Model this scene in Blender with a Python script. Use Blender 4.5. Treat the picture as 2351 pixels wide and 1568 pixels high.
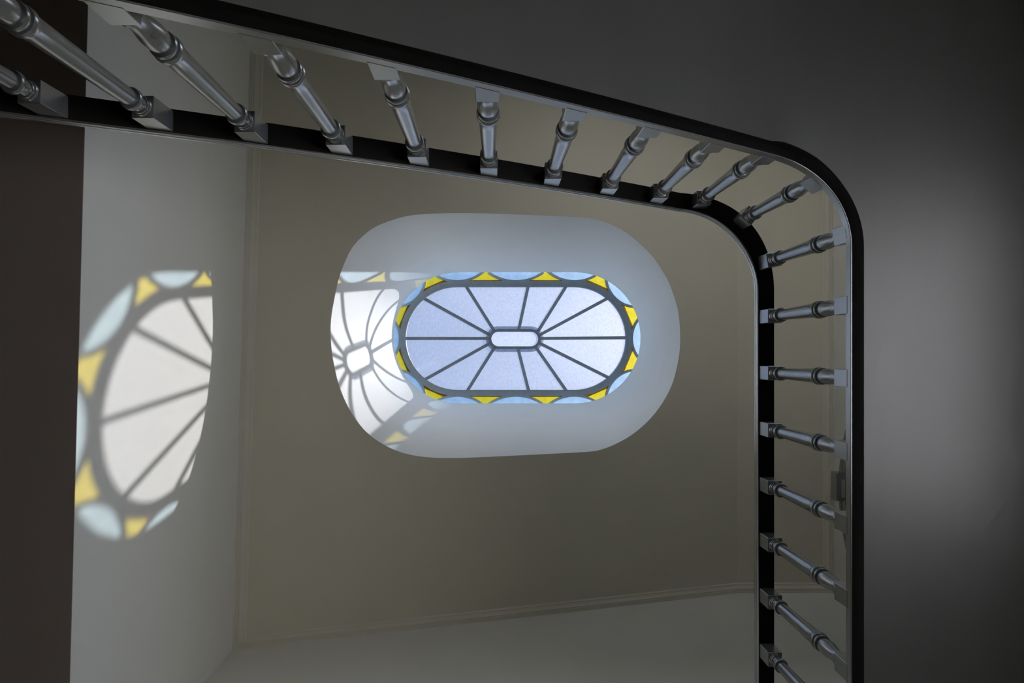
import bpy, bmesh, math
from mathutils import Vector, Matrix

for o in list(bpy.data.objects):
    bpy.data.objects.remove(o, do_unlink=True)
scene = bpy.context.scene
COL = scene.collection

# ------------------------------------------------------------------ camera, sky, sun, exposure
CZ = 1.5                     # height of the camera above the hall floor; all Z below are measured from the camera
F = 1850.0                   # focal length in pixels of the 2351 px wide frame
VX, VY = 1130.0, 815.0       # where the vertical direction points in the frame
cam_d = bpy.data.cameras.new('camera')
cam = bpy.data.objects.new('camera', cam_d)
COL.objects.link(cam)
cam_d.sensor_fit = 'HORIZONTAL'
cam_d.sensor_width = 36.0
cam_d.lens = F * 36.0 / 2351.0
cam_d.shift_x = (1175.5 - VX) / 2351.0
cam_d.shift_y = (VY - 784.0) / 2351.0
cam_d.clip_start = 0.02
cam.location = (0, 0, CZ)
cam.rotation_euler = (math.pi, 0, 0)
scene.camera = cam

SUN_DIR = Vector((-0.6703, 0.1024, -1.0)).normalized()
world = bpy.data.worlds.new('world')
scene.world = world
world.use_nodes = True
wn = world.node_tree
wn.nodes.clear()
w_out = wn.nodes.new('ShaderNodeOutputWorld')
w_bg = wn.nodes.new('ShaderNodeBackground')
w_sky = wn.nodes.new('ShaderNodeTexSky')
w_sky.sky_type = 'NISHITA'
w_sky.sun_disc = False
w_sky.sun_elevation = math.radians(55.9)
w_sky.sun_rotation = math.atan2(0.6703, -0.1024)
w_sky.air_density = 1.0
w_sky.dust_density = 1.6
w_sky.ozone_density = 1.0
w_bg.inputs['Strength'].default_value = 0.50
wn.links.new(w_sky.outputs[0], w_bg.inputs['Color'])
wn.links.new(w_bg.outputs[0], w_out.inputs['Surface'])

sun_d = bpy.data.lights.new('sun', 'SUN')
sun_d.energy = 10.3
sun_d.angle = math.radians(0.5)
sun_d.color = (1.0, 0.96, 0.97)
sun = bpy.data.objects.new('sun', sun_d)
COL.objects.link(sun)
sun.rotation_euler = SUN_DIR.to_track_quat('-Z', 'Y').to_euler()
sun.location = (6, -1, CZ + 14)

def portal(name, loc, rot, sx, sy):       # sampling guide for the sky through an opening (emits nothing itself)
    d = bpy.data.lights.new(name, 'AREA')
    d.shape = 'RECTANGLE'
    d.size, d.size_y = sx, sy
    d.cycles.is_portal = True
    o = bpy.data.objects.new(name, d)
    COL.objects.link(o)
    o.location = loc
    o.rotation_euler = rot
portal('skylight_portal', (0.222, -0.154, CZ + 7.26), (0, 0, 0), 2.5, 1.42)
portal('added_window_portal', (1.625, -2.26, CZ + 4.0), (math.pi / 2, 0, 0), 1.65, 1.7)
portal('added_door_portal', (2.34, 0.025, CZ + 0.275), (0, math.pi / 2, 0), 3.55, 1.55)

scene.view_settings.view_transform = 'Standard'
scene.view_settings.look = 'None'
scene.view_settings.exposure = 0.0
scene.view_settings.gamma = 1.0
scene.view_settings.use_curve_mapping = False
scene.cycles.use_light_tree = False
scene.cycles.max_bounces = 6
scene.cycles.diffuse_bounces = 5
scene.cycles.glossy_bounces = 3
scene.cycles.transparent_max_bounces = 12
scene.cycles.use_adaptive_sampling = True
scene.cycles.adaptive_threshold = 0.1

# ------------------------------------------------------------------ materials
def new_mat(name):
    m = bpy.data.materials.new(name)
    m.use_nodes = True
    nt = m.node_tree
    nt.nodes.clear()
    out = nt.nodes.new('ShaderNodeOutputMaterial')
    return m, nt, out

def N(nt, t, **kw):
    n = nt.nodes.new(t)
    for k, v in kw.items():
        n.inputs[k].default_value = v
    return n

def paint(name, col, rough=0.6, var=0.05, scale=6.0, bump=0.02, bscale=180.0, stretch=(1, 1, 1), ior=1.5, metal=0.0):
    m, nt, out = new_mat(name)
    b = N(nt, 'ShaderNodeBsdfPrincipled', Roughness=rough, IOR=ior, Metallic=metal)
    tc = nt.nodes.new('ShaderNodeTexCoord')
    mp = nt.nodes.new('ShaderNodeMapping')
    mp.inputs['Scale'].default_value = stretch
    nt.links.new(tc.outputs['Object'], mp.inputs['Vector'])
    n1 = N(nt, 'ShaderNodeTexNoise', Scale=scale, Detail=4.0)
    nt.links.new(mp.outputs[0], n1.inputs['Vector'])
    rmp = nt.nodes.new('ShaderNodeMapRange')
    rmp.inputs['To Min'].default_value = 1 - var
    rmp.inputs['To Max'].default_value = 1 + var
    nt.links.new(n1.outputs['Fac'], rmp.inputs['Value'])
    mul = nt.nodes.new('ShaderNodeVectorMath'); mul.operation = 'SCALE'
    mul.inputs[0].default_value = col
    nt.links.new(rmp.outputs[0], mul.inputs['Scale'])
    nt.links.new(mul.outputs[0], b.inputs['Base Color'])
    if bump > 0:
        n2 = N(nt, 'ShaderNodeTexNoise', Scale=bscale, Detail=3.0)
        nt.links.new(mp.outputs[0], n2.inputs['Vector'])
        bp = N(nt, 'ShaderNodeBump', Strength=bump, Distance=0.01)
        nt.links.new(n2.outputs['Fac'], bp.inputs['Height'])
        nt.links.new(bp.outputs[0], b.inputs['Normal'])
    nt.links.new(b.outputs[0], out.inputs['Surface'])
    return m

def glass(name, col, haze=0.2, haze_col=(0.9, 0.9, 0.9), streak=0.15, scale=30.0, stretch=(1, 1, 1)):
    """stained glass: coloured see-through sheet with a milky, streaky part and a faint sheen"""
    m, nt, out = new_mat(name)
    tr = nt.nodes.new('ShaderNodeBsdfTransparent')
    tl = nt.nodes.new('ShaderNodeBsdfTranslucent')
    tl.inputs['Color'].default_value = (*haze_col, 1)
    gl = N(nt, 'ShaderNodeBsdfGlossy', Roughness=0.12)
    tc = nt.nodes.new('ShaderNodeTexCoord')
    mp = nt.nodes.new('ShaderNodeMapping')
    mp.inputs['Scale'].default_value = stretch
    nt.links.new(tc.outputs['Object'], mp.inputs['Vector'])
    nz = N(nt, 'ShaderNodeTexNoise', Scale=scale, Detail=3.0, Roughness=0.65)
    nt.links.new(mp.outputs[0], nz.inputs['Vector'])
    mr = nt.nodes.new('ShaderNodeMapRange')
    mr.inputs['From Min'].default_value = 0.3
    mr.inputs['From Max'].default_value = 0.7
    mr.inputs['To Min'].default_value = 1 - streak
    mr.inputs['To Max'].default_value = 1.0
    nt.links.new(nz.outputs['Fac'], mr.inputs['Value'])
    sc = nt.nodes.new('ShaderNodeVectorMath'); sc.operation = 'SCALE'
    sc.inputs[0].default_value = col
    nt.links.new(mr.outputs[0], sc.inputs['Scale'])
    nt.links.new(sc.outputs[0], tr.inputs['Color'])
    m1 = nt.nodes.new('ShaderNodeMixShader')
    m1.inputs[0].default_value = haze
    nt.links.new(tr.outputs[0], m1.inputs[1]); nt.links.new(tl.outputs[0], m1.inputs[2])
    m2 = nt.nodes.new('ShaderNodeMixShader')
    m2.inputs[0].default_value = 0.03
    nt.links.new(m1.outputs[0], m2.inputs[1]); nt.links.new(gl.outputs[0], m2.inputs[2])
    nt.links.new(m2.outputs[0], out.inputs['Surface'])
    return m

M = {}
M['wall'] = paint('greige wall paint', (0.76, 0.75, 0.70), 0.75, 0.03, 3.0, 0.0)
M['ceiling'] = paint('greige ceiling paint', (0.65, 0.61, 0.48), 0.8, 0.03, 3.0, 0.0)
M['crown'] = paint('greige trim paint', (0.67, 0.64, 0.53), 0.6, 0.03, 8.0, 0.0)
M['shaft'] = paint('white shaft plaster', (0.88, 0.895, 0.88), 0.7, 0.03, 5.0, 0.0)
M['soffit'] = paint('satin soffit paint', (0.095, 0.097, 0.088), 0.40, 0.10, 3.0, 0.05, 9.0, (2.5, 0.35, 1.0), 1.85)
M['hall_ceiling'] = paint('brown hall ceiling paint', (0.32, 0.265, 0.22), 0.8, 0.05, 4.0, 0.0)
M['iron'] = paint('pewter grey metallic enamel', (0.39, 0.40, 0.40), 0.26, 0.08, 10.0, 0.0, metal=0.72)
M['bead'] = paint('black edge shade', (0.010, 0.010, 0.009), 0.9, 0.1, 10.0, 0.0, ior=1.15)  # shade under the string edge, put into a black colour
M['rail'] = paint('near black rail shade', (0.016, 0.0135, 0.011), 0.8, 0.10, 10.0, 0.0, ior=1.2)  # shade on the rail's underside, put into a near black colour
M['rail_lit'] = paint('bright rail highlight', (0.58, 0.59, 0.60), 0.20, 0.05, 10.0, 0.0, metal=0.9)  # lighter copy of the dark rail, carrying its highlight in the colour
M['lead'] = paint('grey lead came', (0.26, 0.30, 0.34), 0.45, 0.20, 25.0, 0.05, 80.0)
M['tread'] = paint('brown stair tread', (0.16, 0.10, 0.06), 0.5, 0.15, 8.0, 0.02, 60.0, (1, 6, 1))
M['dim_panel'] = paint('light dimming panelling', (0.10, 0.075, 0.058), 0.5, 0.15, 4.0, 0.0)
M['floor'] = paint('pale stone floor', (0.14, 0.12, 0.10), 0.4, 0.08, 4.0, 0.02, 60.0)
M['terrace'] = paint('light bouncing paving', (0.72, 0.70, 0.67), 0.8, 0.10, 3.0, 0.02, 40.0)
M['trim'] = paint('white window paint', (0.75, 0.74, 0.70), 0.45, 0.02, 6.0, 0.0)
M['window'] = glass('window glass', (0.97, 0.98, 0.98), 0.0, (1, 1, 1), 0.0)
M['clear'] = glass('clear streaky glass', (0.645, 0.655, 0.665), 0.06, (0.85, 0.88, 0.95), 0.12, 60.0, (1.3, 0.6, 1))
M['centre'] = glass('pale clouded glass', (0.66, 0.67, 0.69), 0.08, (0.9, 0.92, 0.96), 0.12, 40.0)
M['blue'] = glass('sky blue glass', (0.53, 0.61, 0.65), 0.04, (0.6, 0.8, 0.95), 0.12, 14.0)
M['yellow'] = glass('lemon yellow glass', (0.66, 0.60, 0.15), 0.06, (0.95, 0.85, 0.15), 0.10, 20.0)
M['amber'] = glass('dark amber glass', (0.50, 0.36, 0.20), 0.05, (0.5, 0.35, 0.1), 0.20, 30.0)
M['flange'] = glass('smoky edge glass', (0.55, 0.60, 0.70), 0.10, (0.5, 0.55, 0.65), 0.45, 60.0)

# ------------------------------------------------------------------ helpers
def W(x, y, z):
    return Vector((x, y, z + CZ))

def from_frame(px, py, z):
    """point at height z above the camera that is seen at frame position px, py"""
    return W((px - VX) * z / F, (py - VY) * z / F, z)

def link(name, me, mat=None, parent=None, kind=None, label=None, cat=None, group=None):
    o = bpy.data.objects.new(name, me)
    COL.objects.link(o)
    if mat is not None and me is not None and not me.materials:
        me.materials.append(mat)
    if parent is not None:
        o.parent = parent
    if kind: o['kind'] = kind
    if label: o['label'] = label
    if cat: o['category'] = cat
    if group: o['group'] = group
    return o

def mesh_of(name, verts, faces, smooth=False, angle=None):
    me = bpy.data.meshes.new(name)
    me.from_pydata([tuple(v) for v in verts], [], faces)
    bm = bmesh.new(); bm.from_mesh(me)
    bmesh.ops.remove_doubles(bm, verts=bm.verts, dist=1e-6)
    bmesh.ops.recalc_face_normals(bm, faces=bm.faces)
    bm.to_mesh(me); bm.free()
    if smooth:
        for p in me.polygons: p.use_smooth = True
        if angle: me.set_sharp_from_angle(angle=angle)
    me.update()
    return me

def box_mesh(name, lo, hi, bevel=0.0):
    bm = bmesh.new()
    bmesh.ops.create_cube(bm, size=1.0)
    for v in bm.verts:
        v.co = Vector(((lo[i] + hi[i]) / 2 + v.co[i] * (hi[i] - lo[i])) for i in range(3))
    if bevel:
        bmesh.ops.bevel(bm, geom=bm.edges[:], offset=bevel, segments=2, affect='EDGES', profile=0.5)
    me = bpy.data.meshes.new(name); bm.to_mesh(me); bm.free()
    return me

def wbox(name, lo, hi, mat, **kw):
    return link(name, box_mesh(name, W(*lo), W(*hi)), mat, **kw)

def sweep(name, frames, profile, closed=True, caps=True, smooth=True, angle=math.radians(35)):
    """frames: (origin, side vector, up vector); profile: (side, up) pairs"""
    vs, fs = [], []
    k = len(profile)
    for o, s, u in frames:
        for a, b in profile:
            vs.append(o + s * a + u * b)
    for i in range(len(frames) - 1):
        for j in range(k if closed else k - 1):
            a, b = i * k + j, i * k + (j + 1) % k
            fs.append((a, b, b + k, a + k))
    if caps and closed:
        fs.append(tuple(range(k))[::-1])
        fs.append(tuple(range((len(frames) - 1) * k, len(frames) * k)))
    return mesh_of(name, vs, fs, smooth, angle)

def prism(name, pts, z0, z1):
    """flat polygon pts [(x, y)] extruded between heights z0 and z1 (above the camera)"""
    n = len(pts)
    vs = [W(x, y, z0) for x, y in pts] + [W(x, y, z1) for x, y in pts]
    fs = [tuple(range(n)), tuple(range(n, 2 * n))[::-1]]
    for i in range(n):
        j = (i + 1) % n
        fs.append((i, j, n + j, n + i))
    return mesh_of(name, vs, fs)

def ring_prism(name, outer, inner, z0, z1):
    n = len(outer)
    vs = [W(x, y, z0) for x, y in outer] + [W(x, y, z0) for x, y in inner] + [W(x, y, z1) for x, y in outer] + [W(x, y, z1) for x, y in inner]
    fs = []
    for i in range(n):
        j = (i + 1) % n
        fs += [(i, j, n + j, n + i), (2 * n + i, 3 * n + i, 3 * n + j, 2 * n + j), (i, 2 * n + i, 2 * n + j, j), (n + i, n + j, 3 * n + j, 3 * n + i)]
    return mesh_of(name, vs, fs)

def bar_mesh(name, p, q, w, z0, z1):
    d = Vector((q[0] - p[0], q[1] - p[1])).normalized()
    n = Vector((-d.y, d.x)) * w / 2
    return prism(name, [(p[0] + n.x, p[1] + n.y), (q[0] + n.x, q[1] + n.y), (q[0] - n.x, q[1] - n.y), (p[0] - n.x, p[1] - n.y)], z0, z1)

# ------------------------------------------------------------------ the room
Z_CEIL0, SLOPE = 4.96, 0.344          # sloped ceiling: height at the left wall, rise per metre to the right
X_CREASE = 1.867
Z_FLAT = Z_CEIL0 + SLOPE * (X_CREASE + 1.55)
Z_HALL = 2.977                        # hall ceiling left of the stairwell
Y_FRONT, Y_BACK = 1.792, -2.12
X_RIGHT, X_HALL = 2.578, -5.9
Z_FLOOR = -CZ

def wall_x(y):                        # the left wall stands slightly askew
    return -1.5289 - 0.0270 * y

def ceil_z(x):
    return Z_FLAT if x > X_CREASE else Z_CEIL0 + SLOPE * (x + 1.55)

# outline of the skylight shaft where it meets the ceiling, walked round clockwise as seen from below
OPEN = [(1065, 489), (990, 491), (954, 493), (923.5, 498.4), (887.8, 509.6), (854, 525), (819.4, 555), (803, 578), (790.8, 604.5), (777.6, 640), (767, 690), (761, 725), (759, 757),
        (761, 800), (767.5, 840), (778, 883.5), (796.3, 928.4), (824.3, 973), (855, 1004), (897, 1029), (939.4, 1043.4), (990, 1050.4), (1065, 1051), (1200, 1045), (1340, 1037.8), (1373.7, 1034),
        (1410, 1021), (1446.6, 1001), (1474.7, 978.9), (1498.5, 955), (1519.5, 927), (1535, 900), (1546, 873.7), (1554.6, 840), (1560.7, 803.7), (1561.5, 767), (1559, 730), (1553, 698),
        (1537.8, 653.7), (1525, 629), (1510, 605), (1493, 583), (1462.5, 553.5), (1432, 530), (1401, 515), (1370.6, 504.5), (1340, 499.4), (1200, 493)]
def on_ceiling(px, py):
    a = (px - VX) / F
    z = (Z_CEIL0 + SLOPE * 1.55) / (1 - SLOPE * a)
    return Vector((a * z, (py - VY) / F * z, z))
def smooth_loop(pts, per):
    out = []
    n = len(pts)
    for i in range(n):
        p0, p1, p2, p3 = pts[i - 1], pts[i], pts[(i + 1) % n], pts[(i + 2) % n]
        for k in range(per):
            t = k / per
            out.append(0.5 * ((2 * p1) + (p2 - p0) * t + (2 * p0 - 5 * p1 + 4 * p2 - p3) * t * t + (3 * p1 - p0 - 3 * p2 + p3) * t ** 3))
    return out
def resample(loop, n, start_angle=0.0):
    """n points of a closed loop at even angles round its own stretched centre"""
    cx = (max(p.x for p in loop) + min(p.x for p in loop)) / 2
    cy = (max(p.y for p in loop) + min(p.y for p in loop)) / 2
    rx = (max(p.x for p in loop) - min(p.x for p in loop)) / 2
    ry = (max(p.y for p in loop) - min(p.y for p in loop)) / 2
    ang = [(math.atan2((p.y - cy) / ry, (p.x - cx) / rx) % (2 * math.pi), p) for p in loop]
    ang.sort(key=lambda t: t[0])
    out = []
    for i in range(n):
        a = 2 * math.pi * i / n
        for j in range(len(ang)):
            a0, p0 = ang[j - 1]
            a1, p1 = ang[j]
            if j == 0: a0 -= 2 * math.pi
            aa = a if a <= ang[-1][0] else a - 2 * math.pi
            if a0 <= aa <= a1:
                t = (aa - a0) / max(a1 - a0, 1e-9)
                out.append(p0.lerp(p1, t)); break
        else:
            out.append(ang[-1][1].copy())
    return out

# ---- skylight measures (frame pixels at glass height)
ZG = 7.23
GX, GY = 1184.5, 777.0
PX = ZG / F
HALF = 134.5
def g(px, py, z=None):
    k = PX if z is None else z / F
    return ((px - VX) * k, (py - VY) * k)
def stadium(r, half=HALF, cx=GX, cy=GY, n=96):
    """closed loop of (x, y) frame positions on a stadium, evenly along its length, from the top middle clockwise"""
    return [stadium_at(i / n, r, half, cx, cy) for i in range(n)]
def stadium_at(u, r, half=HALF, cx=GX, cy=GY, rr=None):
    rr = rr or r
    per = 4 * half + 2 * math.pi * rr
    s = (u % 1.0) * per
    if s < half: return (cx + s, cy - r)
    s -= half
    if s < math.pi * rr:
        a = s / rr
        return (cx + half + r * math.sin(a), cy - r * math.cos(a))
    s -= math.pi * rr
    if s < 2 * half: return (cx + half - s, cy + r)
    s -= 2 * half
    if s < math.pi * rr:
        a = s / rr
        return (cx - half - r * math.sin(a), cy + r * math.cos(a))
    s -= math.pi * rr
    return (cx - half + s, cy - r)

NS = 128
open_loop = resample(smooth_loop([on_ceiling(*p) for p in OPEN], 4), NS)
ZRIM = ZG - 0.10
rim_src = [Vector(((x - VX) * ZRIM / F, (y - VY) * ZRIM / F, ZRIM)) for x, y in stadium(150.5, 133.0, 1187.0, 775.5, 360)]
rim_loop = resample(rim_src, NS)
curb_src = [Vector((*g(x, y), ZRIM)) for x, y in stadium(178.0, n=360)]
curb_loop = resample(curb_src, NS)

# shaft: flared plaster walls, a ledge under the glass, the curb the glass sits in
vs, fs = [], []
rows = []
for k in range(7):
    t = k / 6
    rows.append([a.lerp(b, t) for a, b in zip(open_loop, rim_loop)])
rows.append([p + Vector((0, 0, 0.012)) for p in curb_loop])
rows.append([Vector((p.x, p.y, ZG + 0.05)) for p in curb_loop])
for row in rows:
    vs += [W(*p) for p in row]
for k in range(len(rows) - 1):
    for i in range(NS):
        j = (i + 1) % NS
        fs.append((k * NS + i, k * NS + j, (k + 1) * NS + j, (k + 1) * NS + i))
link('wall_shaft', mesh_of('wall_shaft', vs, fs, True, math.radians(40)), M['shaft'], kind='structure', label='white flared plaster shaft between the sloped ceiling and the stained glass skylight')

# ceiling: sloped part with the shaft hole, and the flat part right of the crease
XL0 = -2.0
outer_rect = []
cxo = sum(p.x for p in open_loop) / NS
cyo = sum(p.y for p in open_loop) / NS
YB, YF = Y_BACK - 0.1, Y_FRONT + 0.1
for p in open_loop:
    d = Vector((p.x - cxo, p.y - cyo))
    ts = []
    if d.x > 1e-9: ts.append((X_CREASE - cxo) / d.x)
    if d.x < -1e-9: ts.append((XL0 - cxo) / d.x)
    if d.y > 1e-9: ts.append((YF - cyo) / d.y)
    if d.y < -1e-9: ts.append((YB - cyo) / d.y)
    t = min(ts)
    outer_rect.append([cxo + d.x * t, cyo + d.y * t])
for cx_, cy_ in ((XL0, YB), (XL0, YF), (X_CREASE, YB), (X_CREASE, YF)):   # snap the nearest point to each corner
    k = min(range(NS), key=lambda i: (outer_rect[i][0] - cx_) ** 2 + (outer_rect[i][1] - cy_) ** 2)
    outer_rect[k] = [cx_, cy_]
vs = [W(*p) for p in open_loop] + [W(x, y, ceil_z(x)) for x, y in outer_rect]
fs = [(i, (i + 1) % NS, NS + (i + 1) % NS, NS + i) for i in range(NS)]
link('ceiling', mesh_of('ceiling', vs, fs), M['ceiling'], kind='structure', label='greige sloped ceiling with the oval skylight opening')
wbox('ceiling_flat', (X_CREASE, YB, Z_FLAT), (X_RIGHT + 0.2, YF, Z_FLAT + 0.1), M['ceiling'], kind='structure', label='flat strip of greige ceiling beside the sloped ceiling, behind the landing balusters')
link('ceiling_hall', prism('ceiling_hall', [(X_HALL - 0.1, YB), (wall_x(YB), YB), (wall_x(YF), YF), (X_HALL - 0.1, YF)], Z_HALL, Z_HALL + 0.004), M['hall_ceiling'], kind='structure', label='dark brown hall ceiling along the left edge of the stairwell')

# walls
vs = []
for y in (YB, YF):
    for z in (Z_HALL + 0.004, 6.6):
        vs.append(W(wall_x(y), y, z)); vs.append(W(-1.75, y, z))
fs = [(0, 2, 6, 4), (1, 5, 7, 3), (0, 4, 5, 1), (2, 3, 7, 6), (0, 1, 3, 2), (4, 6, 7, 5)]
link('wall_left', mesh_of('wall_left', vs, fs), M['wall'], kind='structure', label='greige wall left of the skylight, catching the sun patch of the stained glass')
wbox('wall_front', (X_HALL - 0.1, Y_FRONT, Z_FLOOR), (X_RIGHT + 0.1, Y_FRONT + 0.15, 6.6), M['wall'], kind='structure', label='greige wall at the lower edge of the view under the sloping moulding')
def holed_wall(name, lo, hi, hole, axis, mat, **kw):
    """thick wall with one rectangular opening; axis: which horizontal direction the wall runs along; hole: (a0, a1, z0, z1)"""
    bm = bmesh.new()
    a0, a1, z0, z1 = hole
    for (p0, p1, q0, q1) in ((lo[axis], a0, lo[2], hi[2]), (a1, hi[axis], lo[2], hi[2]), (a0, a1, lo[2], z0), (a0, a1, z1, hi[2])):
        if q1 - q0 < 1e-4: continue
        l, h = list(lo), list(hi)
        l[axis], h[axis], l[2], h[2] = p0, p1, q0, q1
        l, h = W(*l), W(*h)
        r = bmesh.ops.create_cube(bm, size=1.0)
        for v in r['verts']:
            v.co = Vector(((l[i] + h[i]) / 2 + v.co[i] * (h[i] - l[i])) for i in range(3))
    me = bpy.data.meshes.new(name); bm.to_mesh(me); bm.free()
    return link(name, me, mat, **kw)
WIN = (0.80, 2.45, 3.15, 4.85)        # unseen window added in the back wall for more light: x0, x1, z0, z1
GLD = (-0.75, 0.80, Z_FLOOR, 2.05)    # unseen glazed door added for light and its soffit reflection: y0, y1, z0, z1
holed_wall('wall_back', (X_HALL - 0.1, Y_BACK - 0.15, Z_FLOOR), (X_RIGHT + 0.1, Y_BACK, 6.6), WIN, 0, M['wall'], kind='structure', label='greige wall behind the stair flight')
wbox('wall_right', (X_RIGHT, YB, 2.80), (X_RIGHT + 0.15, YF, 6.6), M['wall'], kind='structure', label='greige wall behind the landing balusters with the arched doorway')
X_LOW = 2.20                          # unseen lower wall, set inward so the door reflects near the string
holed_wall('wall_right_lower', (X_LOW, YB, Z_FLOOR), (X_LOW + 0.15, YF, 2.83), GLD, 1, M['wall'], kind='structure', label='greige lower storey wall set inward to hold the added door under the landing')
wbox('wall_hall', (X_HALL - 0.15, YB, Z_FLOOR), (X_HALL, YF, Z_HALL + 0.1), M['wall'], kind='structure', label='end wall of the lower hall')
wbox('floor', (X_HALL - 0.15, YB, Z_FLOOR - 0.1), (X_RIGHT + 0.15, YF, Z_FLOOR), M['floor'], kind='structure', label='pale stone floor of the lower hall')

wbox('bounce_ground', (-14.0, -14.0, Z_FLOOR - 0.25), (14.0, 14.0, Z_FLOOR - 0.12), M['terrace'], kind='structure', label='unseen pale paving added outside to bounce sun indoors')  # added outside to bounce sunlight in through the openings

wbox('added_canopy', (X_LOW + 0.15, -1.2, 2.35), (5.0, 1.5, 2.45), M['trim'], kind='structure', label='unseen canopy added to keep direct sun out of the door')  # out of view, added to block direct sun at the door

def glazed(name, axis, hole, at, label):
    """framed window or glazed door filling an opening"""
    root = link(name, None, kind='structure', label=label)
    a0, a1, z0, z1 = hole
    root.location = W(*((a0, at, z0) if axis == 0 else (at, a0, z0)))
    def bar(nm, p0, p1, q0, q1, d, mat):
        lo, hi = (W(p0, at - d, q0), W(p1, at + d, q1)) if axis == 0 else (W(at - d, p0, q0), W(at + d, p1, q1))
        o = link(nm, box_mesh(nm, lo, hi), mat)
        o.parent = root; o.matrix_parent_inverse = Matrix.Translation(-root.location)
    w = 0.05
    bar('frame', a0, a1, z1 - w, z1, 0.03, M['trim']); bar('frame', a0, a1, z0, z0 + w, 0.03, M['trim'])
    bar('frame', a0, a0 + w, z0 + w, z1 - w, 0.03, M['trim']); bar('frame', a1 - w, a1, z0 + w, z1 - w, 0.03, M['trim'])
    if axis == 1:
        bar('pane', a0 + w, a1 - w, z0 + w, z1 - w, 0.002, M['window'])
        return
    m = (a0 + a1) / 2
    bar('glazing_bar', m - 0.02, m + 0.02, z0 + w, z1 - w, 0.02, M['trim'])
    zm = z0 + (z1 - z0) * 0.55
    for p0, p1 in ((a0 + w, m - 0.02), (m + 0.02, a1 - w)):
        bar('glazing_bar', p0, p1, zm - 0.015, zm + 0.015, 0.02, M['trim'])
        bar('pane', p0, p1, z0 + w, zm - 0.015, 0.002, M['window'])
        bar('pane', p0, p1, zm + 0.015, z1 - w, 0.002, M['window'])
glazed('added_window', 0, WIN, Y_BACK - 0.09, 'unseen window added in the back wall to brighten the upper room')
glazed('added_door', 1, GLD, X_LOW + 0.09, 'unseen glazed door added under the landing to light the soffit')

zw0, zw1 = Z_FLOOR, 2.3  # unseen dark panels added to dim the lower hall
wbox('dim_panel_front', (X_HALL, Y_FRONT - 0.02, zw0), (X_LOW, Y_FRONT, zw1), M['dim_panel'], kind='structure', label='light dimming panelling added unseen on the lower hall front wall to dim it')
wbox('dim_panel_back', (X_HALL, Y_BACK, zw0), (X_LOW, Y_BACK + 0.003, zw1), M['dim_panel'], kind='structure', label='light dimming panelling added unseen on the lower hall back wall to dim it')
wbox('dim_panel_end', (X_HALL, Y_BACK + 0.02, zw0), (X_HALL + 0.02, Y_FRONT - 0.02, zw1), M['dim_panel'], kind='structure', label='light dimming panelling added unseen on the lower hall end wall to dim it')

# crown mouldings: (distance from the wall, height under the ceiling)
CROWN = [(-0.01, -0.066), (0.010, -0.066), (0.010, -0.058), (0.004, -0.058), (0.004, -0.053), (0.016, -0.053), (0.019, -0.050), (0.019, -0.046), (0.012, -0.046), (0.012, -0.041), (0.026, -0.041), (0.027, -0.036),
         (0.031, -0.024), (0.040, -0.016), (0.044, -0.015), (0.044, -0.010), (0.052, -0.010), (0.055, -0.006), (0.060, 0.0), (0.060, 0.02), (-0.01, 0.02)]
UPV = Vector((0, 0, 1))
fr = []
for y in (YB, Y_FRONT + 0.02):
    x = wall_x(y)
    s = Vector((1, 0, SLOPE))
    fr.append((W(x, y, ceil_z(x)), s, UPV))
link('trim_1', sweep('trim_1', fr, CROWN, angle=math.radians(25)), M['crown'], kind='structure', label='stepped crown moulding along the top of the left wall')
fr = [(W(x, Y_FRONT, ceil_z(x)), Vector((0, -1, 0)), UPV) for x in (-1.7, X_CREASE, X_RIGHT + 0.02)]
link('trim_2', sweep('trim_2', fr, CROWN, angle=math.radians(25)), M['crown'], kind='structure', label='sloping stepped crown moulding along the top of the lower wall')
fr = [(W(X_RIGHT, y, Z_FLAT), Vector((-1, 0, 0)), UPV) for y in (YB, Y_FRONT + 0.02)]
link('trim_3', sweep('trim_3', fr, CROWN, angle=math.radians(25)), M['crown'], kind='structure', label='stepped crown moulding behind the landing balusters')

# arched doorway on the right wall: casing, keystone, leaf
AY, AZ, AR = 0.965, 5.07, 0.87
Z_LAND = 2.86
door = link('door_1', None, kind='structure', label='arched doorway with dark grey casing and keystone behind the landing balusters')
door.location = W(X_RIGHT, AY, Z_LAND + 0.03)
def under(o, root):
    o.parent = root
    o.matrix_parent_inverse = Matrix.Translation(-root.location)
CASING = [(0.0, 0.0), (0.0, 0.022), (-0.012, 0.030), (-0.035, 0.030), (-0.040, 0.022), (-0.075, 0.018), (-0.085, 0.026), (-0.10, 0.026), (-0.105, 0.0)]
fr = []
for zz in (Z_LAND + 0.03, AZ - 0.3):
    fr.append((W(X_RIGHT, AY - AR, zz), Vector((0, -1, 0)), Vector((-1, 0, 0))))
for i in range(41):
    a = math.pi * i / 40
    rad = Vector((0, -math.cos(a), math.sin(a)))
    fr.append((W(X_RIGHT, AY, AZ) + rad * AR, rad, Vector((-1, 0, 0))))
for zz in (AZ - 0.3, Z_LAND + 0.03):
    fr.append((W(X_RIGHT, AY + AR, zz), Vector((0, 1, 0)), Vector((-1, 0, 0))))
under(link('casing', sweep('casing', fr, CASING, angle=math.radians(30)), M['iron']), door)
leaf = [(AY - 0.77, Z_LAND + 0.03)] + [(AY - 0.77 * math.cos(math.pi * i / 32), AZ + 0.77 * math.sin(math.pi * i / 32)) for i in range(33)] + [(AY + 0.77, Z_LAND + 0.03)]
n = len(leaf)
vs = [W(X_RIGHT - 0.004, y, z) for y, z in leaf] + [W(X_RIGHT + 0.02, y, z) for y, z in leaf]
fs = [tuple(range(n)), tuple(range(n, 2 * n))[::-1]] + [(i, (i + 1) % n, n + (i + 1) % n, n + i) for i in range(n)]
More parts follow.
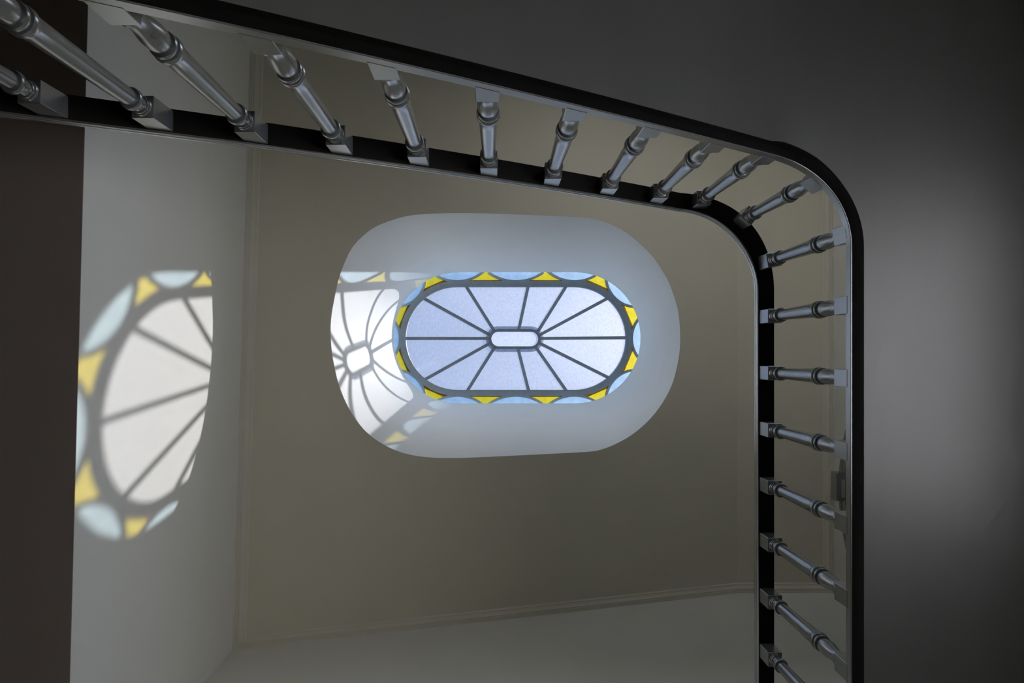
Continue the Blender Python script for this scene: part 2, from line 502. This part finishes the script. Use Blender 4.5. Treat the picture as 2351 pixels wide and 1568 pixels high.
under(link('door_leaf', mesh_of('door_leaf', vs, fs), M['iron']), door)
def wedge(name, y0, w_low, w_high, z_low, z_high, depth, mat):
    vs = []
    for x in (X_RIGHT + 0.005, X_RIGHT - depth):
        vs += [W(x, y0 - w_low / 2, z_low), W(x, y0 + w_low / 2, z_low), W(x, y0 + w_high / 2, z_high), W(x, y0 - w_high / 2, z_high)]
    me = mesh_of(name, vs, [(0, 1, 2, 3), (4, 7, 6, 5), (0, 4, 5, 1), (1, 5, 6, 2), (2, 6, 7, 3), (3, 7, 4, 0)])
    return link(name, me, mat)
key = wedge('keystone', AY, 0.125, 0.155, 5.79, 5.90, 0.044, M['iron'])
under(key, door)
cap = wedge('keystone_cap', AY, 0.20, 0.205, 5.885, 5.985, 0.062, M['iron'])
cap.parent = key
step = wedge('keystone_step', AY, 0.165, 0.175, 5.865, 5.89, 0.052, M['iron'])
step.parent = key

# ------------------------------------------------------------------ the skylight
win = link('window_1', None, kind='structure', label='oval stained glass skylight with a sunburst of clear panes and a blue and yellow border')
win.location = W(*g(GX, GY), ZG)
def wpart(name, me, mat, label=None):
    o = link(name, me, mat, label=label)
    under(o, win)
    return o
Z0, Z1 = ZG - 0.014, ZG + 0.014
GZ0, GZ1 = ZG - 0.003, ZG + 0.003
wpart('frame', ring_prism('frame', [g(*p) for p in stadium(132.0)], [g(*p) for p in stadium(118.0)], ZG - 0.022, ZG + 0.03), M['lead'], 'broad dark grey oval frame')
# hub
HX, HY, HH = 1182.0, 778.3, 37.0
ZH = ZG + 0.32                        # the sunburst rises like a shallow dome to its hub
gh = lambda p: g(p[0], p[1], ZH)
wpart('hub_ring', ring_prism('hub_ring', [gh(p) for p in stadium(22.6, HH, HX, HY)], [gh(p) for p in stadium(16.8, HH, HX, HY)], ZH - 0.020, ZH + 0.03), M['lead'])
wpart('hub_flange', ring_prism('hub_flange', [gh(p) for p in stadium(29.5, HH, HX, HY)], [gh(p) for p in stadium(22.0, HH, HX, HY)], ZH + 0.012, ZH + 0.02), M['flange'], 'smoky glass edge round the hub')
wpart('pane', prism('pane', [gh(p) for p in stadium(18.0, HH, HX, HY)], ZH - 0.003, ZH + 0.003), M['centre'], 'pale clouded glass pane in the middle of the sunburst')
SPOKES = [((1212, 660), (1191, 757)), ((1298, 660), (1237, 758)), ((1393, 686), (1241, 768)), ((1437, 775.5), (1240, 777)), ((1395, 866), (1239, 788)), ((1298, 894), (1231, 798)),
          ((1213, 894), (1189, 799)), ((1075, 894), (1134, 800)), ((980, 869), (1125, 788)), ((932, 777), (1124, 777)), ((975, 686), (1123, 768)), ((1072, 660), (1133, 757))]
def param(p, r, half, cx, cy):
    return min(range(2000), key=lambda i: (stadium_at(i / 2000, r, half, cx, cy)[0] - p[0]) ** 2 + (stadium_at(i / 2000, r, half, cx, cy)[1] - p[1]) ** 2) / 2000
us = [param(a, 118, HALF, GX, GY) for a, b in SPOKES]
hs = [param(b, 20, HH, HX, HY) for a, b in SPOKES]
for i, (a, b) in enumerate(SPOKES):
    A = Vector(a); B = Vector(b); d = (A - B).normalized()
    P, Q = Vector(gh(B - d * 3)), Vector(g(*(A + d * 4)))
    e = (Q - P).normalized(); q = Vector((-e.y, e.x)) * 3.5 * PX
    vs = []
    for dz in (-0.014, 0.014):
        vs += [W(P.x + q.x, P.y + q.y, ZH + dz), W(P.x - q.x, P.y - q.y, ZH + dz), W(Q.x - q.x, Q.y - q.y, ZG + dz), W(Q.x + q.x, Q.y + q.y, ZG + dz)]
    wpart('glazing_bar', mesh_of('glazing_bar', vs, [(0, 1, 2, 3), (4, 7, 6, 5), (0, 4, 5, 1), (1, 5, 6, 2), (2, 6, 7, 3), (3, 7, 4, 0)]), M['lead'])
    j = (i + 1) % 12
    du = (us[j] - us[i]) % 1.0
    dh = (hs[j] - hs[i]) % 1.0
    vs, fs, K = [], [], 12
    for dz in (-0.003, 0.003):
        for k in range(K + 1):
            ro = g(*stadium_at(us[i] + du * k / K, 121.0, rr=118.0))
            hi = gh(stadium_at(hs[i] + dh * k / K, 20.0, HH, HX, HY))
            vs += [W(*ro, ZG + dz), W(*hi, ZH + dz)]
    b0 = 2 * (K + 1)
    for k in range(K):
        fs += [(2 * k, 2 * k + 1, 2 * k + 3, 2 * k + 2), (b0 + 2 * k, b0 + 2 * k + 2, b0 + 2 * k + 3, b0 + 2 * k + 1),
               (2 * k, 2 * k + 2, b0 + 2 * k + 2, b0 + 2 * k), (2 * k + 1, b0 + 2 * k + 1, b0 + 2 * k + 3, 2 * k + 3)]
    fs += [(0, b0, b0 + 1, 1), (2 * K, 2 * K + 1, b0 + 2 * K + 1, b0 + 2 * K)]
    wpart('pane', mesh_of('pane', vs, fs), M['clear'])
# border: twelve blue segments and twelve yellow ones between them, bounded by curved cames
R0, R1 = 131.0, 174.0
def leaf_curve(kind, pos, n=14):
    """inner arc of one blue segment from end to end, as frame positions"""
    pts = []
    if kind in 'tb':
        R = 107.0
        smax = 63.0
        sg = -1 if kind == 't' else 1
        for i in range(-n, n + 1):
            s = smax * i / n
            r = R0 + R - math.sqrt(R * R - s * s)
            pts.append((GX + pos + s, GY + sg * r))
    else:
        R = 69.0
        cx = GX + (HALF if kind == 'R' else -HALF)
        a = math.radians(pos)
        C = Vector((cx + (R0 + R) * math.cos(a), GY + (R0 + R) * math.sin(a)))
        phi = math.radians(74)
        for i in range(-n, n + 1):
            b = a + math.pi + phi * i / n
            pts.append((C.x + R * math.cos(b), C.y + R * math.sin(b)))
        # keep only what lies inside the outer edge
        pts = [p for p in pts if math.hypot(p[0] - cx, p[1] - GY) < R1 - 1.0]
    return pts
def leaf_mixed(pos, kind):
    """segment at the end of a straight, half on the straight and half on the round end"""
    n = 14
    pts = []
    sg = -1 if kind == 't' else 1
    side = 1 if pos > 0 else -1
    R = 92.0
    for i in range(-n, n + 1):
        s = 66.0 * i / n
        dep = R - math.sqrt(R * R - s * s)
        if s * side <= 0:
            pts.append((GX + pos + s, GY + sg * (R0 + dep)))
        else:
            # straight-tangent circle continued over the round end
            pts.append((GX + pos + s, GY + sg * (R0 + dep)))
    cx = GX + pos
    return [p for p in pts if (p[0] - cx) * side <= 0 or math.hypot(p[0] - cx, p[1] - GY) < R1 - 1.0]
def clamp_out(p):
    """the outer edge of the border straight out from p"""
    x, y = p
    if abs(x - GX) <= HALF:
        return (x, GY + (R1 if y > GY else -R1))
    cx = GX + (HALF if x > GX else -HALF)
    d = Vector((x - cx, y - GY)).normalized()
    return (cx + d.x * R1, GY + d.y * R1)
LEAVES = [('t', 0.0), ('m', HALF, 't'), ('R', -45.0), ('R', 0.0), ('R', 45.0), ('m', HALF, 'b'), ('b', 0.0), ('m', -HALF, 'b'), ('L', 135.0), ('L', 180.0), ('L', 225.0), ('m', -HALF, 't')]
curves = []
for L in LEAVES:
    c = leaf_mixed(L[1], L[2]) if L[0] == 'm' else leaf_curve(L[0], L[1])
    # order every curve clockwise (as the stadium runs)
    pa = param(c[0], 150, HALF, GX, GY); pb = param(c[-1], 150, HALF, GX, GY)
    if ((pb - pa) % 1.0) > 0.5: c = c[::-1]
    curves.append(c)
def came(name, pts, w, z0, z1):
    n = len(pts)
    L_, R_ = [], []
    for i in range(n):
        a = Vector(pts[max(i - 1, 0)]); b = Vector(pts[min(i + 1, n - 1)])
        d = (b - a).normalized(); q = Vector((-d.y, d.x)) * w / 2
        p = Vector(pts[i])
        L_.append(g(*(p + q))); R_.append(g(*(p - q)))
    return prism(name, L_ + R_[::-1], z0, z1)
for i, c in enumerate(curves):
    outer = [clamp_out(p) for p in c]
    wpart('pane', prism('pane', [g(*p) for p in c] + [g(*p) for p in outer[::-1]], GZ0, GZ1), M['blue'], 'sky blue curved border pane')
    wpart('came', came('came', c, 5.5, Z0, Z1), M['lead'])
    nx = curves[(i + 1) % 12]
    m1 = len(c) // 2; m2 = len(nx) // 2
    first, second = c[m1:], nx[:m2 + 1]
    pa = param(c[m1], R0, HALF, GX, GY); pb = param(nx[m2], R0, HALF, GX, GY)
    dp = (pb - pa) % 1.0
    base = [stadium_at(pb - dp * k / 10, 129.0, rr=R0) for k in range(11)]
    deep = R0 + (7.5 if LEAVES[i][0] in 'RL' or LEAVES[(i + 1) % 12][0] in 'RL' else 3.5)
    def out_r(p):
        return abs(p[1] - GY) if abs(p[0] - GX) <= HALF else math.hypot(abs(p[0] - GX) - HALF, p[1] - GY)
    low1 = [p for p in first if out_r(p) <= deep]; low2 = [p for p in second if out_r(p) <= deep]
    wpart('pane_edge', prism('pane_edge', [g(*p) for p in low1 + low2 + base], ZG + 0.006, ZG + 0.010), M['amber'], 'dark amber inner edge of a yellow pane')
    ea, eb = clamp_out(first[-1]), clamp_out(second[0])
    poly = first + [ea, eb] + second + base
    wpart('pane', prism('pane', [g(*p) for p in poly], GZ0, GZ1), M['yellow'], 'lemon yellow border pane between two blue ones')

# ------------------------------------------------------------------ the staircase
Y_FL, X_LD = -0.68, 1.2553            # faces of the string towards the well, flight and landing
ARC_R = 0.30
AC = Vector((X_LD - ARC_R, Y_FL + ARC_R))
def z_base(x):                        # top edge of the string along the flight
    if x < -1.0:
        return (0.0369 - 0.7056 + 2.0819) + (x + 1.0) * 0.632
    return 0.0369 * x * x + 0.7056 * x + 2.0819
Z_ARC0 = z_base(AC.x)
def z_arc(t):
    return Z_LAND - (Z_LAND - Z_ARC0) * (1 - t) ** 4.9
X_FOOT = -1.0 - (z_base(-1.0) - Z_FLOOR) / 0.632 + 0.02
path = []                             # (x, y, z, nx, ny, flight?)
x = X_FOOT
xs = [X_FOOT + (-1.0 - X_FOOT) * i / 8 for i in range(8)] + [-1.0 + (AC.x + 1.0) * i / 24 for i in range(25)]
for x in xs:
    path.append((x, Y_FL, z_base(x), 0.0, -1.0))
for i in range(1, 25):
    a = -math.pi / 2 + math.pi / 2 * i / 24
    path.append((AC.x + ARC_R * math.cos(a), AC.y + ARC_R * math.sin(a), z_arc(i / 24), math.cos(a), math.sin(a)))
for y in (-0.2, 0.2, 0.7, 1.2, Y_FRONT - 0.001):
    path.append((X_LD, y, Z_LAND, 1.0, 0.0))

stair = link('staircase', None, label='curved staircase with grey plastered underside rising to the landing', cat='staircase')
stair.location = W(X_FOOT, Y_FL - 0.7, Z_FLOOR)
def spart(name, me, mat, label=None):
    o = link(name, me, mat, label=label)
    under(o, stair)
    return o
STRING = [(0.0, 0.0), (0.0, -0.0385), (0.0015, -0.040), (0.004, -0.040), (0.004, -0.010), (0.066, -0.010), (0.066, 0.0)]
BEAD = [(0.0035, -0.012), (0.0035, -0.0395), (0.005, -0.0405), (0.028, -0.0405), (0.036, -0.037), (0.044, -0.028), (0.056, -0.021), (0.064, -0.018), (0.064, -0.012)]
fr = [(W(p[0], p[1], p[2]), Vector((p[3], p[4], 0)), UPV) for p in path]
frs = []
for p in path:
    k = 1.22 if p[0] < AC.x else (1.0 if p[1] > AC.y else 1.22 - 0.22 * (p[0] - AC.x) / ARC_R)
    frs.append((W(p[0], p[1], p[2]), Vector((p[3], p[4], 0)), UPV * k))
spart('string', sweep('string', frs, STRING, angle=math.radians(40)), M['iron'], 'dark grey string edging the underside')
spart('shade_bead', sweep('shade_bead', frs, BEAD, angle=math.radians(50)), M['bead'], 'bead between string and soffit, its shade put into black colour')
# plastered underside
XO, YO = X_RIGHT - 0.001, Y_BACK + 0.004
def reach(p):
    t = []
    if p[3] > 1e-6: t.append((XO - p[0]) / p[3])
    if p[4] < -1e-6: t.append((YO - p[1]) / p[4])
    return min(t)
def soffit_z(x):
    if x <= AC.x: return z_base(x)
    if x >= X_LD: return Z_LAND
    return z_arc(math.asin((x - AC.x) / ARC_R) / (math.pi / 2))
NN = [0.050, 0.07, 0.09, 0.115, 0.14, 0.17, 0.2, 0.25, 0.3, 0.4, 0.5, 0.65, 0.8, 1.0]
vs, fs = [], []
for p, q in zip(path, frs):
    e = reach(p)
    for nn in NN + [e]:
        xq = p[0] + p[3] * nn
        vs.append(W(xq, p[1] + p[4] * nn, soffit_z(xq) - 0.022 * q[2].z))
k = len(NN) + 1
for i in range(len(path) - 1):
    for j in range(k - 1):
        fs.append((i * k + j, i * k + j + 1, (i + 1) * k + j + 1, (i + 1) * k + j))
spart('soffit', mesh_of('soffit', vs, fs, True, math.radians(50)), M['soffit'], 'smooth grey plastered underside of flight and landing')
# landing floor
vs, fs = [], []
lp = [p for p in path if p[0] > AC.x - 1e-6]
for p in lp:
    for nn in (0.068, reach(p)):
        vs.append(W(p[0] + p[3] * nn, p[1] + p[4] * nn, Z_LAND + 0.025))
for i in range(len(lp) - 1):
    fs.append((2 * i, 2 * i + 1, 2 * i + 3, 2 * i + 2))
spart('landing_floor', mesh_of('landing_floor', vs, fs), M['tread'])
GOING = 0.2475
bal_x = [-0.012 + GOING * i for i in range(-12, 4)]
tread_me = {}
i = 0
xx = -0.012 + GOING * 3.5
while xx - GOING > X_FOOT:
    top = z_base(xx) + 0.015
    spart('tread', box_mesh('tread', W(xx - GOING - 0.02, Y_BACK + 0.004, top - 0.03), W(xx, Y_FL - 0.09, top)), M['tread'])
    rb = z_base(xx - GOING)
    spart('riser', box_mesh('riser', W(xx - GOING, Y_BACK + 0.004, rb), W(xx - GOING + 0.018, Y_FL - 0.09, top - 0.03)), M['iron'])
    xx -= GOING

# ------------------------------------------------------------------ the balustrade
RAIL_R = 0.385
RC = Vector((X_LD - RAIL_R, Y_FL + RAIL_R))
Z_RL = 3.782
def z_rail(x):
    if x < -1.2:
        return (0.0663 * 1.44 - 0.696 * 1.2 + 3.064) + (x + 1.2) * 0.55
    return 0.0663 * x * x + 0.696 * x + 3.064
Z_R0 = z_rail(RC.x)
rail = link('balustrade', None, label='dark grey balustrade of turned balusters with a curved black handrail', cat='railing')
rail.location = W(0.0, Y_FL - 0.03, z_base(0.0))
rpath = []
for i in range(33):
    x = -2.75 + (RC.x + 2.75) * i / 32
    rpath.append((x, Y_FL, z_rail(x), 0.0, -1.0))
for i in range(1, 31):
    a = -math.pi / 2 + math.pi / 2 * i / 30
    t = i / 30
    rpath.append((RC.x + RAIL_R * math.cos(a), RC.y + RAIL_R * math.sin(a), Z_RL - (Z_RL - Z_R0) * (1 - t) ** 3.0, math.cos(a), math.sin(a)))
for y in (0.3, 0.8, 1.3, Y_FRONT - 0.001):
    rpath.append((X_LD, y, Z_RL, 1.0, 0.0))
RAILP = [(-0.004, 0.0), (-0.009, 0.003), (-0.011, 0.008), (-0.011, 0.016), (-0.008, 0.019), (-0.012, 0.024), (-0.013, 0.034), (-0.009, 0.046), (0.003, 0.055), (0.032, 0.060), (0.061, 0.055),
         (0.066, 0.046), (0.068, 0.034), (0.068, 0.024), (0.065, 0.019), (0.068, 0.016), (0.068, 0.008), (0.068, 0.003), (0.068, 0.0), (0.0675, 0.004), (-0.004, 0.004)]
fr = []
for p in rpath:                       # the rail is a little broader round the turn
    k = 1.0 + 0.22 * (2 * p[3] * p[4]) ** 2
    fr.append((W(p[0], p[1], p[2]), Vector((p[3], p[4], 0)) * k, UPV))
hr = link('handrail', sweep('handrail', fr, RAILP, angle=math.radians(50)), M['rail_lit'], label='moulded handrail, its edge highlight put into a light metal colour')
under(hr, rail)
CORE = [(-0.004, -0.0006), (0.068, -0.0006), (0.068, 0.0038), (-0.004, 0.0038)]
hc = link('rail_shade', sweep('rail_shade', fr, CORE, angle=math.radians(50)), M['rail'], label='dark underside strip of the handrail, shade put into its colour')
hc.parent = hr

BW = 0.032
def turned(L):
    """turned shaft of a baluster, from the base block (z = 0) to the top block (z = L)"""
    d = L - 0.707
    pr = [(0.0, 0.0300), (0.006, 0.0318), (0.012, 0.0312), (0.020, 0.0290), (0.035, 0.0258), (0.052, 0.0245), (0.068, 0.0248), (0.085, 0.0266), (0.105, 0.0292), (0.125, 0.0305), (0.145, 0.0302),
          (0.162, 0.0282), (0.174, 0.0255), (0.178, 0.0252), (0.1785, 0.0315), (0.183, 0.0332), (0.191, 0.0332), (0.195, 0.0310), (0.196, 0.0275), (0.203, 0.0275), (0.2035, 0.0330), (0.209, 0.0352),
          (0.222, 0.0350), (0.232, 0.0318), (0.240, 0.0296)]
    for k in range(1, 9):
        t = k / 8
        pr.append((0.240 + (0.380 + d) * t, 0.0294 - 0.0062 * t))
    e = d
    pr += [(0.624 + e, 0.0231), (0.6245 + e, 0.0295), (0.629 + e, 0.0318), (0.640 + e, 0.0318), (0.648 + e, 0.0280), (0.653 + e, 0.0225), (0.662 + e, 0.0212), (0.680 + e, 0.0222), (0.6825 + e, 0.0225),
           (0.683 + e, 0.0255), (0.688 + e, 0.0268), (0.6935 + e, 0.0255), (0.694 + e, 0.0278), (0.700 + e, 0.0295), (0.707 + e, 0.0290)]
    S = 24
    vs, fs = [], []
    for z, r in pr:
        for k in range(S):
            a = 2 * math.pi * k / S
            vs.append((r * math.cos(a), r * math.sin(a), z))
    for i in range(len(pr) - 1):
        for k in range(S):
            b = (k + 1) % S
            fs.append((i * S + k, i * S + b, (i + 1) * S + b, (i + 1) * S + k))
    fs.append(tuple(range(S))[::-1]); fs.append(tuple(range((len(pr) - 1) * S, len(pr) * S)))
    return mesh_of('baluster', vs, fs, True, math.radians(32))
def block(name, z0, z1, s0=0.0, s1=0.0):
    """square block; its lower / upper end slopes by s0 / s1 along x"""
    bm = bmesh.new()
    bmesh.ops.create_cube(bm, size=1.0)
    for v in bm.verts:
        x = v.co.x * 2 * BW
        up = v.co.z > 0
        v.co = Vector((x, v.co.y * 2 * BW, (z1 + s1 * x) if up else (z0 + s0 * x)))
    bmesh.ops.bevel(bm, geom=bm.edges[:], offset=0.0016, segments=1, affect='EDGES')
    me = bpy.data.meshes.new(name); bm.to_mesh(me); bm.free()
    return me
def add_baluster(x, y, zb, nx, ny, zr, shaft, base, top, hb):
    """stand one baluster with its face flush with the string; zb string height, zr rail height, hb base block height"""
    px, py = x + nx * (BW - 0.001), y + ny * (BW - 0.001)
    o = link('baluster', shaft, M['iron'])
    under(o, rail)
    ang = math.atan2(ny, nx) + math.pi / 2            # local x runs along the path
    o.matrix_basis = Matrix.Translation(W(px, py, zb + hb)) @ Matrix.Rotation(ang, 4, 'Z')
    b = link('base_block', base, M['iron']); b.parent = o
    t = link('top_block', top, M['iron']); t.parent = o
    return o
# landing balusters
HB = 0.096
L_LD = (Z_RL - 0.119) - (Z_LAND + HB)
sh_l = turned(L_LD)
ba_l = block('base_block', -HB - 0.012, 0.0)
to_l = block('top_block', L_LD, L_LD + 0.123)
for i in range(-1, 7):
    add_baluster(X_LD, -0.178 + 0.2605 * (i + 0), Z_LAND, 1.0, 0.0, Z_RL, sh_l, ba_l, to_l, HB) if i >= 0 else None
# corner balusters
for adeg, turn in ((-49.8, 0), (-9.5, 0)):
    a = math.radians(adeg)
    t = (adeg + 90) / 90
    zb = z_arc(t)
    hb = HB + (Z_LAND - zb)
    zr = Z_RL - (Z_RL - Z_R0) * (1 - max(t, 0.02)) ** 3.0
    L = zr - 0.119 - (zb + HB)
    add_baluster(AC.x + ARC_R * math.cos(a), AC.y + ARC_R * math.sin(a), zb, math.cos(a), math.sin(a), zr, turned(L), block('base_block', -HB - 0.012, 0.0), block('top_block', L, L + 0.123), HB)
# flight balusters
for i in range(-6, 10):
    x = -0.012 + GOING * (i - 5) if i < 9 else 0.956
    zb, zr = z_base(x), z_rail(x) if x < RC.x else z_rail(RC.x) + (x - RC.x) * 0.45
    s0 = (z_base(x + 0.01) - zb) / 0.01
    s1 = (z_rail(x + 0.01) - z_rail(x)) / 0.01 if x < RC.x else 0.4
    hb = 0.090
    L = zr - 0.125 - (zb + hb)
    add_baluster(x, Y_FL, zb, 0.0, -1.0, zr, turned(L), block('base_block', -hb - 0.012, 0.0, s0), block('top_block', L, L + 0.125 + 0.004, 0.0, s1), hb)
